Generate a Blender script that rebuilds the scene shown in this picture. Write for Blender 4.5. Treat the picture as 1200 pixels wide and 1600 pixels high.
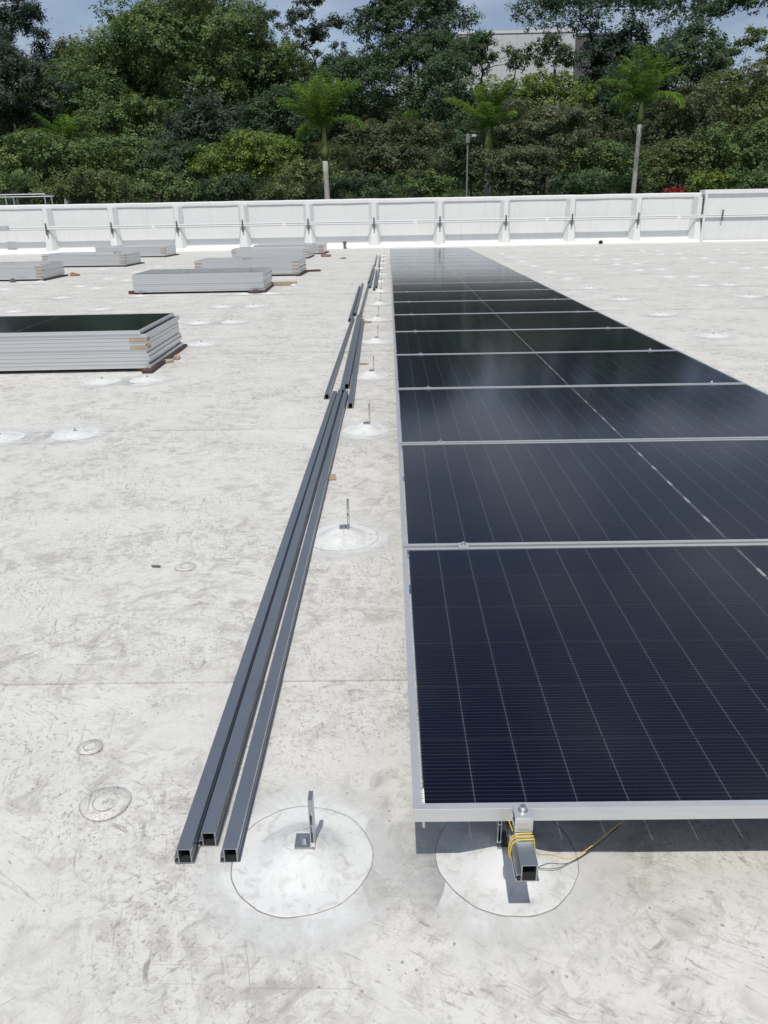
import bpy, math, random
import numpy as np
from mathutils import Matrix, Vector

for o in list(bpy.data.objects): bpy.data.objects.remove(o, do_unlink=True)
SC = bpy.context.scene
COL = SC.collection

# ------------------------------------------------------------------ camera
HP = 0.235                                    # height of the panel tops above the roof
F, PITCH, ROLL, YAW = 1200.0, .3752, -.0185, -.0118
CAM = np.array([-.0347, -1.2385, 1.1417 + HP])
_fw = np.array([math.sin(YAW)*math.cos(PITCH), math.cos(YAW)*math.cos(PITCH), -math.sin(PITCH)])
_rt = np.array([math.cos(YAW), -math.sin(YAW), 0.0]); _up = np.cross(_rt, _fw)
_r2 = _rt*math.cos(ROLL) + _up*math.sin(ROLL); _u2 = -_rt*math.sin(ROLL) + _up*math.cos(ROLL)
cd = bpy.data.cameras.new('camera'); cam = bpy.data.objects.new('camera', cd); COL.objects.link(cam)
cd.sensor_fit = 'VERTICAL'; cd.sensor_height = 24.0; cd.lens = 24.0*F/1600.0
cd.clip_start = .05; cd.clip_end = 6000
M4 = Matrix(((_r2[0], _u2[0], -_fw[0], CAM[0]), (_r2[1], _u2[1], -_fw[1], CAM[1]), (_r2[2], _u2[2], -_fw[2], CAM[2]), (0, 0, 0, 1)))
cam.matrix_world = M4
SC.camera = cam
def at(px, py, Y=None, z=0.0):                # where the sight line of a photo pixel meets depth Y or height z
    d = _fw + _r2*(px-600)/F - _u2*(py-800)/F
    t = (Y-CAM[1])/d[1] if Y is not None else (z-CAM[2])/d[2]
    return CAM + d*t
def mpp(Y): return (Y-CAM[1])*.955/F          # metres per photo pixel at depth Y

# ------------------------------------------------------------------ light
SUN_DIR = Vector((-.042, -.565, 1.0)).normalized()     # towards the sun
sl = bpy.data.lights.new('sun', 'SUN'); sl.energy = 3.05; sl.angle = math.radians(.53); sl.color = (1.0, .955, .875)
sun = bpy.data.objects.new('sun', sl); COL.objects.link(sun)
sun.rotation_euler = SUN_DIR.to_track_quat('Z', 'Y').to_euler(); sun.location = (0, 0, 60)
W = bpy.data.worlds.new('World'); SC.world = W; W.use_nodes = True
nt = W.node_tree; nt.nodes.clear()
def wn(t, **k):
    n = nt.nodes.new(t)
    for a, b in k.items(): setattr(n, a, b)
    return n
sky = wn('ShaderNodeTexSky', sky_type='NISHITA', sun_disc=False)
sky.sun_elevation = math.asin(SUN_DIR.z); sky.sun_rotation = math.atan2(SUN_DIR.x, SUN_DIR.y)
sky.air_density = 1.0; sky.dust_density = 1.2; sky.ozone_density = 1.5; sky.altitude = 900
tc = wn('ShaderNodeTexCoord'); mp = wn('ShaderNodeMapping'); mp.inputs['Scale'].default_value = (1, 1, 2.2); mp.inputs['Location'].default_value = (.32, .15, .6)
cn = wn('ShaderNodeTexNoise'); cn.inputs['Scale'].default_value = 2.6; cn.inputs['Detail'].default_value = 8; cn.inputs['Roughness'].default_value = .55
cr = wn('ShaderNodeValToRGB'); cr.color_ramp.elements[0].position = .30; cr.color_ramp.elements[1].position = .56
cn2 = wn('ShaderNodeTexNoise'); cn2.inputs['Scale'].default_value = 5.5; cn2.inputs['Detail'].default_value = 7
cc = wn('ShaderNodeValToRGB'); cc.color_ramp.elements[0].position = .44; cc.color_ramp.elements[1].position = .66
cc.color_ramp.elements[0].color = (2.8, 3.3, 4.25, 1); cc.color_ramp.elements[1].color = (6.3, 6.6, 7.0, 1)
mx = wn('ShaderNodeMix', data_type='RGBA')
bg = wn('ShaderNodeBackground'); bg.inputs['Strength'].default_value = .10
ow = wn('ShaderNodeOutputWorld')
L = nt.links.new
L(tc.outputs['Generated'], mp.inputs['Vector']); L(mp.outputs[0], cn.inputs['Vector']); L(mp.outputs[0], cn2.inputs['Vector'])
L(cn.outputs['Fac'], cr.inputs['Fac']); L(cn2.outputs['Fac'], cc.inputs['Fac'])
L(cr.outputs['Color'], mx.inputs['Factor']); L(sky.outputs[0], mx.inputs['A']); L(cc.outputs['Color'], mx.inputs['B'])
L(mx.outputs['Result'], bg.inputs['Color']); L(bg.outputs[0], ow.inputs['Surface'])
SC.render.engine = 'CYCLES'
SC.view_settings.view_transform = 'Standard'; SC.view_settings.look = 'None'
SC.view_settings.exposure = 0.05; SC.view_settings.gamma = 1.0; SC.view_settings.use_curve_mapping = False
SC.cycles.max_bounces = 5; SC.cycles.diffuse_bounces = 3; SC.cycles.glossy_bounces = 3; SC.cycles.transparent_max_bounces = 8

# ------------------------------------------------------------------ helpers
class MB:
    def __init__(s): s.v = []; s.f = []; s.m = []
    def add(s, vs, fs, mi=0):
        b = len(s.v); s.v += [tuple(map(float, v)) for v in vs]
        s.f += [tuple(b+i for i in f) for f in fs]; s.m += [mi]*len(fs); return s
    def box(s, x0, x1, y0, y1, z0, z1, mi=0):
        return s.add([(x0,y0,z0),(x1,y0,z0),(x1,y1,z0),(x0,y1,z0),(x0,y0,z1),(x1,y0,z1),(x1,y1,z1),(x0,y1,z1)],
                     [(0,3,2,1),(4,5,6,7),(0,1,5,4),(1,2,6,5),(2,3,7,6),(3,0,4,7)], mi)
    def tube(s, pts, rad, n=8, caps=True, mi=0):
        pts = [np.array(p, float) for p in pts]
        if not hasattr(rad, '__len__'): rad = [rad]*len(pts)
        vs = []; fs = []; prev = None
        for i, p in enumerate(pts):
            t = pts[min(i+1, len(pts)-1)] - pts[max(i-1, 0)]; t = t/(np.linalg.norm(t)+1e-9)
            a = prev if prev is not None else (np.array([0,0,1.]) if abs(t[2]) < .9 else np.array([1.,0,0]))
            u = a - t*(a@t)
            if np.linalg.norm(u) < 1e-4: a = np.array([.3,.9,.2]); u = a - t*(a@t)
            u /= np.linalg.norm(u); w = np.cross(t, u); prev = u
            for k in range(n):
                an = 2*math.pi*k/n; vs.append(p + (u*math.cos(an) + w*math.sin(an))*rad[i])
        for i in range(len(pts)-1):
            for k in range(n): fs.append((i*n+k, i*n+(k+1) % n, (i+1)*n+(k+1) % n, (i+1)*n+k))
        if caps: fs.append(tuple(range(n-1, -1, -1))); fs.append(tuple((len(pts)-1)*n+k for k in range(n)))
        return s.add(vs, fs, mi)
    def lathe(s, prof, n=40, cx=0, cy=0, mi=0, jit=None):
        vs = []; fs = []; m = len(prof)
        for i, (r, z) in enumerate(prof):
            for k in range(n):
                an = 2*math.pi*k/n; j = jit(an, r) if jit else 1
                vs.append((cx+r*j*math.cos(an), cy+r*j*math.sin(an), z))
        for i in range(m-1):
            for k in range(n): fs.append((i*n+k, i*n+(k+1) % n, (i+1)*n+(k+1) % n, (i+1)*n+k))
        fs.append(tuple((m-1)*n+k for k in range(n)))
        return s.add(vs, fs, mi)
    def mesh(s, name, smooth=False):
        me = bpy.data.meshes.new(name); me.from_pydata(s.v, [], s.f)
        if any(s.m): me.polygons.foreach_set('material_index', s.m)
        if smooth: me.polygons.foreach_set('use_smooth', [True]*len(me.polygons))
        me.update(); return me
def ob(name, me, mat=None, parent=None, loc=None, rz=None):
    if isinstance(me, MB): me = me.mesh(name)
    o = bpy.data.objects.new(name, me); COL.objects.link(o)
    if mat is not None and me is not None and len(me.materials) == 0:
        for m in (mat if isinstance(mat, (list, tuple)) else [mat]): me.materials.append(m)
    if parent: o.parent = parent
    if loc is not None: o.location = [float(c) for c in loc]
    if rz: o.rotation_euler = (0, 0, rz)
    return o
def tag(o, label, cat=None, group=None, kind=None):
    if label: o['label'] = label
    if cat: o['category'] = cat
    if group: o['group'] = group
    if kind: o['kind'] = kind
    return o
def thing(name, label, cat, loc=(0, 0, 0), rz=0, group=None):
    o = ob(name, None, None, None, loc, rz); o.empty_display_size = .1
    return tag(o, label, cat, group)
def struct(name, me, mat, **k):
    o = ob(name, me, mat, **k); o['kind'] = 'structure'; return o
def bev(o, w, seg=2):
    b = o.modifiers.new('bevel', 'BEVEL'); b.width = w; b.segments = seg; b.limit_method = 'ANGLE'; b.angle_limit = math.radians(40); return o
ORD = ['first','second','third','fourth','fifth','sixth','seventh','eighth','ninth','tenth','eleventh','twelfth','thirteenth','fourteenth','fifteenth','sixteenth','seventeenth','eighteenth','nineteenth','twentieth']

# ------------------------------------------------------------------ materials
class NM:
    def __init__(s, name):
        s.m = bpy.data.materials.new(name); s.m.use_nodes = True; s.t = s.m.node_tree; s.t.nodes.clear()
        s.out = s.t.nodes.new('ShaderNodeOutputMaterial')
    def n(s, t, ins=None, **k):
        n = s.t.nodes.new(t)
        for a, b in k.items(): setattr(n, a, b)
        for a, b in (ins or {}).items(): s.set(n, a, b)
        return n
    def set(s, n, a, b):
        sock = n.inputs[a]
        if isinstance(b, bpy.types.NodeSocket): s.t.links.new(b, sock)
        else: sock.default_value = b
    def math(s, op, a, b=0.0, c=None, clamp=False):
        n = s.n('ShaderNodeMath', operation=op, use_clamp=clamp); s.set(n, 0, a); s.set(n, 1, b)
        if c is not None: s.set(n, 2, c)
        return n.outputs[0]
    def ramp(s, f, stops):
        n = s.n('ShaderNodeValToRGB'); e = n.color_ramp.elements
        while len(e) < len(stops): e.new(.5)
        for x, (p, c) in zip(e, stops):
            x.position = p; x.color = (c, c, c, 1) if not hasattr(c, '__len__') else (*c, 1)
        s.set(n, 'Fac', f); return n.outputs['Color']
    def mix(s, f, a, b, blend='MIX'):
        n = s.n('ShaderNodeMix', data_type='RGBA', blend_type=blend)
        for k, v in (('Factor', f), ('A', a), ('B', b)):
            sock = [i for i in n.inputs if i.name == k and i.type == ('VALUE' if k == 'Factor' else 'RGBA')][0]
            if isinstance(v, bpy.types.NodeSocket): s.t.links.new(v, sock)
            else: sock.default_value = (v if k == 'Factor' else ((*v, 1) if len(v) == 3 else v))
        return [o for o in n.outputs if o.type == 'RGBA'][0]
    def obj(s): return s.n('ShaderNodeTexCoord').outputs['Object']
    def pos(s): return s.n('ShaderNodeNewGeometry').outputs['Position']
    def mapv(s, v, scale=(1, 1, 1), rot=(0, 0, 0), loc=(0, 0, 0)):
        if any(rot):                               # turn first, then stretch
            r = s.n('ShaderNodeMapping', {'Vector': v}); r.inputs['Rotation'].default_value = rot; v = r.outputs[0]; rot = (0, 0, 0)
        n = s.n('ShaderNodeMapping', {'Vector': v}); n.inputs['Scale'].default_value = scale; n.inputs['Rotation'].default_value = rot; n.inputs['Location'].default_value = loc
        return n.outputs[0]
    def noise(s, v, sc, det=4, rough=.5, dist=0.0):
        n = s.n('ShaderNodeTexNoise', {'Vector': v, 'Scale': sc, 'Detail': det, 'Roughness': rough, 'Distortion': dist}); return n.outputs['Fac']
    def princ(s, **k):
        p = s.n('ShaderNodeBsdfPrincipled')
        nm = dict(color='Base Color', rough='Roughness', metal='Metallic', spec='Specular IOR Level', normal='Normal', trans='Transmission Weight', alpha='Alpha', coat='Coat Weight')
        for a, b in k.items():
            if a == 'color' and not isinstance(b, bpy.types.NodeSocket): b = (*b, 1)
            s.set(p, nm[a], b)
        s.t.links.new(p.outputs[0], s.out.inputs['Surface']); s.p = p; return p
    def bump(s, h, st=.3, d=.01):
        return s.n('ShaderNodeBump', {'Height': h, 'Strength': st, 'Distance': d}).outputs[0]

def simple(name, col, rough=.6, metal=0.0, var=.12, sc=8.0, bump=0.0, spec=.5):
    m = NM(name); o = m.obj(); f = m.noise(o, sc, 6, .6)
    c = m.mix(f, [x*(1-var*1.6) for x in col], [min(1, x*(1+var)) for x in col])
    k = dict(color=c, rough=m.math('ADD', m.math('MULTIPLY', m.noise(o, sc*3, 3), .2), rough-.1), metal=metal, spec=spec)
    if bump: k['normal'] = m.bump(m.noise(o, sc*6, 4), bump, .004)
    m.princ(**k); return m.m

def membrane(name, base=(.66, .65, .622), dirt=1.0, edge=False):
    m = NM(name); P = m.pos()
    warp = m.n('ShaderNodeTexNoise', {'Vector': P, 'Scale': 2.3, 'Detail': 4, 'Roughness': .65})
    wc = m.n('ShaderNodeSeparateColor', {'Color': warp.outputs['Color']})
    med = m.noise(P, 11, 5, .70, .9); fine = m.noise(P, 75, 2, .7, .8)
    c = m.mix(m.ramp(wc.outputs[0], [(.32, 0), (.66, 1)]), [x*.95 for x in base], [x*1.04 for x in base])
    c = m.mix(m.math('MULTIPLY', m.math('MULTIPLY', m.ramp(med, [(.46, 0), (.64, 1)]), m.ramp(wc.outputs[1], [(.40, .20), (.56, 1)])), .72*dirt), c, (.38, .362, .33))
    c = m.mix(m.math('MULTIPLY', m.math('MULTIPLY', m.ramp(fine, [(.54, 0), (.70, 1)]), m.ramp(wc.outputs[2], [(.42, .15), (.58, 1)])), .85*dirt), c, (.30, .282, .256))
    tot = None; lite = None                      # scuffs dragged in several directions
    for i, (ang, sx, sy, th, ch, lo) in enumerate(((.5, 10, 60, .60, 0, .42), (-.75, 13, 75, .60, 1, .42), (1.35, 9, 60, .60, 2, .42), (.04, 3.0, 80, .60, 1, .47))):
        nz = m.noise(m.mapv(P, (sx, sy, 1), (0, 0, ang), (i*3.1, i*1.7, 0)), 1.0, 3, .65, 1.5)
        k = m.math('MULTIPLY', m.ramp(nz, [(th-.02, 0), (th+.12, 1)]), m.ramp(wc.outputs[ch], [(lo, 0), (lo+.16, 1)]))
        tot = k if tot is None else m.math('MAXIMUM', tot, k)
        if i < 2:
            l_ = m.ramp(nz, [(.28, 1), (.38, 0)]); lite = l_ if lite is None else m.math('MAXIMUM', lite, l_)
    c = m.mix(m.math('MULTIPLY', tot, .78*dirt), c, (.24, .225, .205))
    c = m.mix(m.math('MULTIPLY', lite, .30), c, (.74, .735, .72))
    vo = m.n('ShaderNodeTexVoronoi', {'Vector': P, 'Scale': 38.0, 'Randomness': 1.0}, feature='F1')
    rnd = m.n('ShaderNodeSeparateColor', {'Color': vo.outputs['Color']}).outputs[0]
    sp = m.ramp(m.math('SUBTRACT', m.math('MULTIPLY', rnd, .26), m.math('ADD', vo.outputs['Distance'], m.math('MULTIPLY', fine, .16))), [(.0, 0), (.05, 1)])
    sp = m.math('MULTIPLY', sp, m.math('GREATER_THAN', rnd, .74))
    c = m.mix(m.math('MULTIPLY', sp, .55*dirt), c, (.14, .13, .12))
    if edge:
        y = m.n('ShaderNodeSeparateXYZ', {'Vector': m.obj()}).outputs['Y']
        lap = m.math('MULTIPLY', m.math('LESS_THAN', y, m.math('ADD', .085, m.math('MULTIPLY', wc.outputs[1], .04))), m.ramp(wc.outputs[0], [(.35, .1), (.6, 1)]))
        c = m.mix(m.math('MULTIPLY', lap, .16), c, (.42, .40, .37))
        ln = m.math('MULTIPLY', m.math('LESS_THAN', y, m.math('ADD', .002, m.math('MULTIPLY', wc.outputs[0], .005))), m.ramp(wc.outputs[2], [(.40, .15), (.55, 1)]))
        c = m.mix(m.math('MULTIPLY', ln, .30), c, (.22, .205, .185))
    m.princ(color=c, rough=.62, spec=.3, normal=m.bump(fine, .18, .003))
    return m.m
MEMBP = membrane('roof_membrane_plain')
MEMB = membrane('roof_membrane', edge=True)
ROOFB = simple('roof_deck_white', (.6, .6, .58), .7)
COAT = simple('white_sealant', (.74, .75, .75), .5, var=.05, sc=18, bump=.10, spec=.4)

def halo_mat():
    m = NM('thin_white_coating'); o = m.obj(); s_ = m.n('ShaderNodeSeparateXYZ', {'Vector': o})
    r = m.n('ShaderNodeVectorMath', operation='LENGTH'); m.set(r, 0, o); r = r.outputs['Value']
    P = m.pos(); n = m.noise(P, 9, 5, .6, .8)
    e = m.math('ADD', r, m.math('MULTIPLY', m.math('SUBTRACT', n, .5), .26))
    a = m.ramp(e, [(.15, .85), (.285, 0)])
    sm = m.math('MULTIPLY', m.ramp(m.noise(P, 30, 5, .65, .6), [(.55, 0), (.72, 1)]), .35)
    c = m.mix(sm, (.79, .80, .80), (.48, .46, .43))
    m.princ(color=c, rough=.55, spec=.35, alpha=a); return m.m
HALO = halo_mat()
def pad_mat():
    m = NM('mount_pad_white'); P = m.pos()
    c = m.mix(m.math('MULTIPLY', m.ramp(m.noise(P, 26, 6, .65, 1.0), [(.50, 0), (.68, 1)]), .6), (.685, .695, .695), (.42, .405, .385))
    v = m.mapv(P, (20, 120, 1), (0, 0, .8)); st = m.ramp(m.noise(v, 1, 3), [(.66, 0), (.72, 1)])
    c = m.mix(m.math('MULTIPLY', st, .4), c, (.35, .34, .33))
    m.princ(color=c, rough=.7, spec=.2, normal=m.bump(m.noise(P, 60, 4), .15, .003)); return m.m
PAD = pad_mat()
DIRT = simple('dark_dirt_line', (.30, .285, .265), .9, var=.4, sc=40)

def alu(name, col, rough, metal=.85, streak=.12):
    m = NM(name); o = m.obj()
    f = m.noise(m.mapv(o, (3, 3, 60)), 4, 4, .6); g = m.noise(o, 14, 4)
    c = m.mix(f, [x*(1-streak) for x in col], [min(1, x*(1+streak*.6)) for x in col])
    m.princ(color=c, metal=metal, rough=m.math('ADD', m.math('MULTIPLY', g, .14), rough-.07)); return m.m
FRAME = alu('anodised_frame', (.63, .645, .665), .38, .60)
RAILM = alu('anodised_rail', (.44, .46, .48), .32, .95)
BRACK = alu('mill_aluminium', (.46, .47, .48), .33, .9)
STEEL = alu('stainless_bolt', (.75, .75, .74), .22, 1.0)

def cell_mat():
    m = NM('silicon_cell'); o = m.obj(); s_ = m.n('ShaderNodeSeparateXYZ', {'Vector': o})
    y = m.math('ADD', s_.outputs['Y'], 10.6)                       # cells pitch .212 in y; 18 wires each
    fy = m.math('FRACT', m.math('MULTIPLY', y, 18/.212)); d = m.math('ABSOLUTE', m.math('SUBTRACT', fy, .5))
    wn_ = m.noise(m.mapv(m.pos(), (2.2, 90, 1)), 1.0, 3, .6)
    wire = m.math('MULTIPLY', m.ramp(d, [(.0, 1), (.10, 0)]), m.math('ADD', .25, wn_))
    x = m.math('FRACT', m.math('MULTIPLY', m.math('ADD', s_.outputs['X'], 10.58), 1/.1058))
    ed = m.ramp(m.math('ABSOLUTE', m.math('SUBTRACT', x, .5)), [(.40, .0), (.495, 1)])
    ri = m.n('ShaderNodeObjectInfo').outputs['Random']
    base = m.mix(ri, (.0020, .0032, .0150), (.0030, .0044, .0185))
    k = m.math('MULTIPLY', wire, m.math('ADD', .21, m.math('MULTIPLY', ed, .25)))
    c = m.mix(k, base, (.26, .29, .38))
    fr_ = m.math('FRACT', m.math('MULTIPLY', y, 1/.212))
    rowl = m.math('GREATER_THAN', m.math('ABSOLUTE', m.math('SUBTRACT', fr_, .497)), .4915)
    coll = m.math('GREATER_THAN', m.math('ABSOLUTE', m.math('SUBTRACT', x, .4965)), .4885)
    c = m.mix(m.math('MAXIMUM', m.math('MULTIPLY', rowl, .07), m.math('MULTIPLY', coll, .29)), c, (.26, .28, .33))
    m.princ(color=c, rough=.35, spec=.0); return m.m
CELL = cell_mat()
def glass_mat(name, rough):
    m = NM(name)
    fr = m.n('ShaderNodeFresnel', {'IOR': 1.34}).outputs[0]
    dust = m.math('MULTIPLY', m.ramp(m.noise(m.pos(), 6, 5), [(.35, .0), (.75, 1)]), .004)
    rg = m.math('ADD', rough, m.math('MULTIPLY', m.noise(m.pos(), 2.2, 4), .05))
    t = m.n('ShaderNodeBsdfTransparent', {'Color': (.93, .95, .94, 1)}); g = m.n('ShaderNodeBsdfGlossy', {'Color': (.92, .95, 1, 1), 'Roughness': rg})
    df = m.n('ShaderNodeBsdfDiffuse', {'Color': (.55, .53, .5, 1)})
    a = m.n('ShaderNodeMixShader', {0: dust, 1: t.outputs[0], 2: df.outputs[0]})
    b = m.n('ShaderNodeMixShader', {0: fr, 1: a.outputs[0], 2: g.outputs[0]})
    m.t.links.new(b.outputs[0], m.out.inputs['Surface']); return m.m
GLASS = glass_mat('solar_glass', .085)
RIBB = alu('tinned_ribbon', (.80, .82, .86), .5, .25)
WALLM = None
def wall_mat():
    m = NM('parapet_white_paint'); P = m.pos(); s_ = m.n('ShaderNodeSeparateXYZ', {'Vector': P})
    c = m.mix(m.noise(P, .7, 5, .6), (.66, .675, .675), (.74, .75, .745))
    dr = m.math('MULTIPLY', m.ramp(m.noise(m.mapv(P, (7, 1, .5)), 1, 4), [(.52, 0), (.74, 1)]), .22)
    c = m.mix(dr, c, (.52, .51, .49))
    sp = m.math('MULTIPLY', m.ramp(m.noise(P, 9, 6, .7), [(.60, 0), (.75, 1)]), .25)
    c = m.mix(sp, c, (.45, .44, .42))
    m.princ(color=c, rough=.6, spec=.3, normal=m.bump(m.noise(P, 5, 4), .2, .01)); return m.m
WALLM = wall_mat()
CURB = simple('curb_coating', (.84, .84, .82), .55, var=.05, sc=2.5, bump=.3)
GALV = alu('galvanised_steel', (.60, .62, .63), .45, .7)
TRAYM = simple('raceway_white', (.80, .81, .82), .4, var=.05)
DARKM = simple('dark_bracket', (.14, .145, .15), .5, .4)
CARD = simple('cardboard', (.27, .165, .10), .85, var=.25, sc=20)
CARDL = simple('weathered_cardboard', (.42, .33, .24), .85, var=.25, sc=20)
WOOD = simple('dark_wet_timber', (.075, .042, .035), .7, var=.3, sc=12, bump=.4)
WOODL = simple('pale_timber', (.38, .31, .21), .75, var=.25, sc=12)
YEL = simple('yellow_wire', (.72, .50, .06), .45, var=.1)
BLK = simple('black_wire', (.03, .03, .028), .5, var=.1)
PLAST = simple('black_plastic', (.02, .02, .02), .45)

# ------------------------------------------------------------------ terrain and roof
def gz(x, y):
    t = min(max((y-36)/34, 0), 1); t = t*t*(3-2*t)
    u = min(max((y-62)/55, 0), 1); u = u*u*(3-2*u); z = -7 + t*9.0 + u*13 + min(max((y-110)/200, 0), 1)*6
    return z + .5*math.sin(x*.13+y*.07)*min(1, max(0, (y-36)/10))
def make_ground():
    xs = np.concatenate([np.linspace(-3000, -120, 7), np.linspace(-100, 100, 61), np.linspace(120, 3000, 7)])
    ys = np.concatenate([np.linspace(-3000, -60, 6), np.linspace(-40, 30, 8), np.linspace(34, 170, 60), np.linspace(220, 3500, 7)])
    vs = [(x, y, gz(x, y)) for y in ys for x in xs]; n = len(xs)
    fs = [(j*n+i, j*n+i+1, (j+1)*n+i+1, (j+1)*n+i) for j in range(len(ys)-1) for i in range(n-1)]
    me = bpy.data.meshes.new('ground'); me.from_pydata(vs, [], fs); me.polygons.foreach_set('use_smooth', [True]*len(fs))
    m = NM('grassy_soil'); P = m.pos()
    c = m.mix(m.ramp(m.noise(P, .35, 6, .6), [(.35, 0), (.7, 1)]), (.020, .028, .012), (.050, .066, .022))
    c = m.mix(m.math('MULTIPLY', m.ramp(m.noise(P, 2.5, 5), [(.5, 0), (.7, 1)]), .5), c, (.05, .04, .025))
    m.princ(color=c, rough=.9, spec=.1, normal=m.bump(m.noise(P, 6, 5), .8, .15))
    struct('ground', me, m.m)
make_ground()
roof = struct('roof', MB().box(-34, 34, -9, 31.9, -7.5, -.012), ROOFB)
roof['label'] = 'white membrane roof scuffed with dirt'
SEAM0, PITCHY = .815, 3.02
def sheet_mesh(depth):
    b = MB(); n = 2
    b.add([(-33, 0, 0), (33, 0, 0), (33, depth, -.0045), (-33, depth, -.0045), (-33, 0, .0), (33, 0, .0), (-33, .0, -.0042), (33, .0, -.0042)], [(0, 1, 2, 3), (6, 7, 1, 0)])
    return b.mesh('membrane_sheet')
shm = sheet_mesh(PITCHY+.14)
for k in range(-3, 10):
    y0 = SEAM0 + k*PITCHY
    if y0 + PITCHY + .14 > 31.0: continue
    s_ = ob('membrane_sheet', shm, MEMB, roof, (0, y0, 0))
lasty = SEAM0 + PITCHY*max(k for k in range(-3, 10) if SEAM0+k*PITCHY+PITCHY+.14 <= 31.0) + PITCHY
ob('membrane_sheet', sheet_mesh(31.0-lasty), MEMB, roof, (0, lasty, 0))

# ------------------------------------------------------------------ parapet
PX = [-13.26 + 2.535*k for k in range(-3, 11)]
CORNER = 12.02
par = thing('parapet_wall', 'long white parapet wall with regular pilasters at the far edge of the roof', 'wall', (0, 30.7, 0))
def par_ob(name, b, mat): return ob(name, b, mat, par)
b = MB()                                                  # bays between pilasters and the wall body
b.box(-33.5, CORNER, 0, .22, -.01, 1.615)
wl = par_ob('wall', b, WALLM)
b = MB()
xs = np.linspace(-33.5, CORNER+.02, 90); rr = random.Random(4)
pr = [(-.035, 1.612), (-.045, 1.64), (-.045, 1.74), (-.01, 1.775), (.24, 1.775), (.26, 1.60)]
vs = []; fs = []
for x in xs:
    j = rr.uniform(-.006, .006)
    vs += [(x, y+j, z+j) for y, z in pr]
n = len(pr)
for i in range(len(xs)-1):
    for k in range(n-1): fs.append((i*n+k, (i+1)*n+k, (i+1)*n+k+1, i*n+k+1))
b.add(vs, fs); bev(par_ob('coping', b, WALLM), .01)
b = MB(); vs = []; fs = []                                # sloped white base upstand, slightly wavy
xs = np.linspace(-33.5, CORNER-.05, 150)
for x in xs:
    j = rr.uniform(-.03, .03) + .05*math.sin(x*.9)
    vs += [(x, -.50+j, -.02), (x, -.50+j, .035), (x, -.42+j*.7, .085), (x, -.15, .125), (x, -.001, .17)]
for i in range(len(xs)-1):
    for k in range(4): fs.append((i*5+k, (i+1)*5+k, (i+1)*5+k+1, i*5+k+1))
e = len(xs)-1; fs += [(e*5, e*5+4, e*5+3, e*5+2, e*5+1)]
b.add(vs, fs); me = b.mesh('base_upstand', True); par_ob('base_upstand', me, CURB)
def pilaster():
    b = MB()
    def ring(z, hw, hb, d): return [(-hb, -.002, z), (-hw, -d, z), (hw, -d, z), (hb, -.002, z)]
    rs = [ring(1.62, .075, .20, .27), ring(.78, .085, .21, .29), ring(.70, .09, .215, .30), ring(.42, .115, .24, .345), ring(.07, .14, .27, .40)]
    vs = sum(rs, []); fs = []
    for i in range(len(rs)-1):
        for k in range(3): fs.append((i*4+k, i*4+k+1, (i+1)*4+k+1, (i+1)*4+k)[::-1])
    fs.append((0, 1, 2, 3)); b.add(vs, fs); return b.mesh('pilaster')
pm = pilaster()
brm = MB().box(-.028, .028, -.40, -.376, .66, 1.10).box(-.035, .035, -.3755, -.28, .78, .845).mesh('tray_bracket')
for i, x in enumerate(PX):
    if x > CORNER+.2 or x < -17: continue
    xx = min(x, CORNER-.14)
    ob('pilaster', pm, WALLM, par, (xx, 0, 0))
    ob('cap_strip', MB().box(-.21, .21, -.285, -.052, 1.628, 1.665), WALLM, par, (xx, 0, 0)) if i < 0 else None
    if x < CORNER-.5: ob('tray_bracket', brm, DARKM, par, (xx, 0, 0))
# right-hand section stands forward of the bays
pr2 = thing('parapet_wall', 'plain white parapet section without pilasters at the right end', 'wall', (0, 30.36, 0))
ob('wall', MB().box(CORNER+.04, 33.5, .04, .5, -.012, 1.70), WALLM, pr2)
bev(ob('corner_bead', MB().tube([(CORNER+.03, -.05, .02), (CORNER+.035, -.035, 1.71)], .05, 10), WALLM, pr2), .004)
bev(ob('coping', MB().box(CORNER-.04, 33.5, -.05, .56, 1.702, 1.86), WALLM, pr2), .02)
ob('base_fillet', MB().add([(CORNER+.1, -.02, -.01), (33, -.02, -.01), (33, 0.001, .05), (CORNER+.1, .001, .05)], [(0, 1, 2, 3)]), CURB, pr2)
for x in (12.75, 15.2, 17.7): ob('tray_bracket', MB().box(-.028, .028, -.06, -.036, -.20, .20), DARKM, pr2, (x, .0, .95))
tr = thing('cable_raceway', 'white horizontal raceway running along the parapet on dark brackets', 'raceway', (0, 30.41, .93))
b = MB().box(-33, 33, -.085, -.03, .016, .060).box(-33, 33, -.085, -.03, -.048, .000); ob('trunking', b, TRAYM, tr)
ob('groove_shade', MB().box(-33, 33, -.066, -.03, .0005, .0155), DARKM, tr); ob('base_channel', MB().box(-33, 33, -.078, -.03, -.075, -.0485), GALV, tr)  # dark grey strip in the slot: the groove's shade put into its colour
for x in (-9.1, -4.05, 1.0, 6.06, 11.1): ob('joint_sleeve', MB().box(x-.06, x+.06, -.089, -.0845, -.079, .062), TRAYM, tr)
jb = thing('junction_box', 'small grey junction box on the raceway at the left edge', 'box', at(6, 357, 30.28))
bev(ob('enclosure', MB().box(-.22, .17, -.05, .09, -.09, .10), GALV, jb), .008); ob('lid', MB().box(-.20, .15, -.058, -.0505, -.07, .08), GALV, jb)
dp = thing('drain_outlet', 'small black drain outlet in the base of the parapet', 'drain', (8.16, 30.24, .05))
ob('pipe', MB().tube([(0, -.09, 0), (0, .12, .01)], .05, 14, False), PLAST, dp); ob('flange', MB().tube([(0, -.02, 0), (0, .0, 0)], .08, 14), PLAST, dp)
vp = thing('vent_stub', 'short dark vent pipe standing at the foot of the parapet', 'pipe', (-1.72, 29.95, 0))
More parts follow.
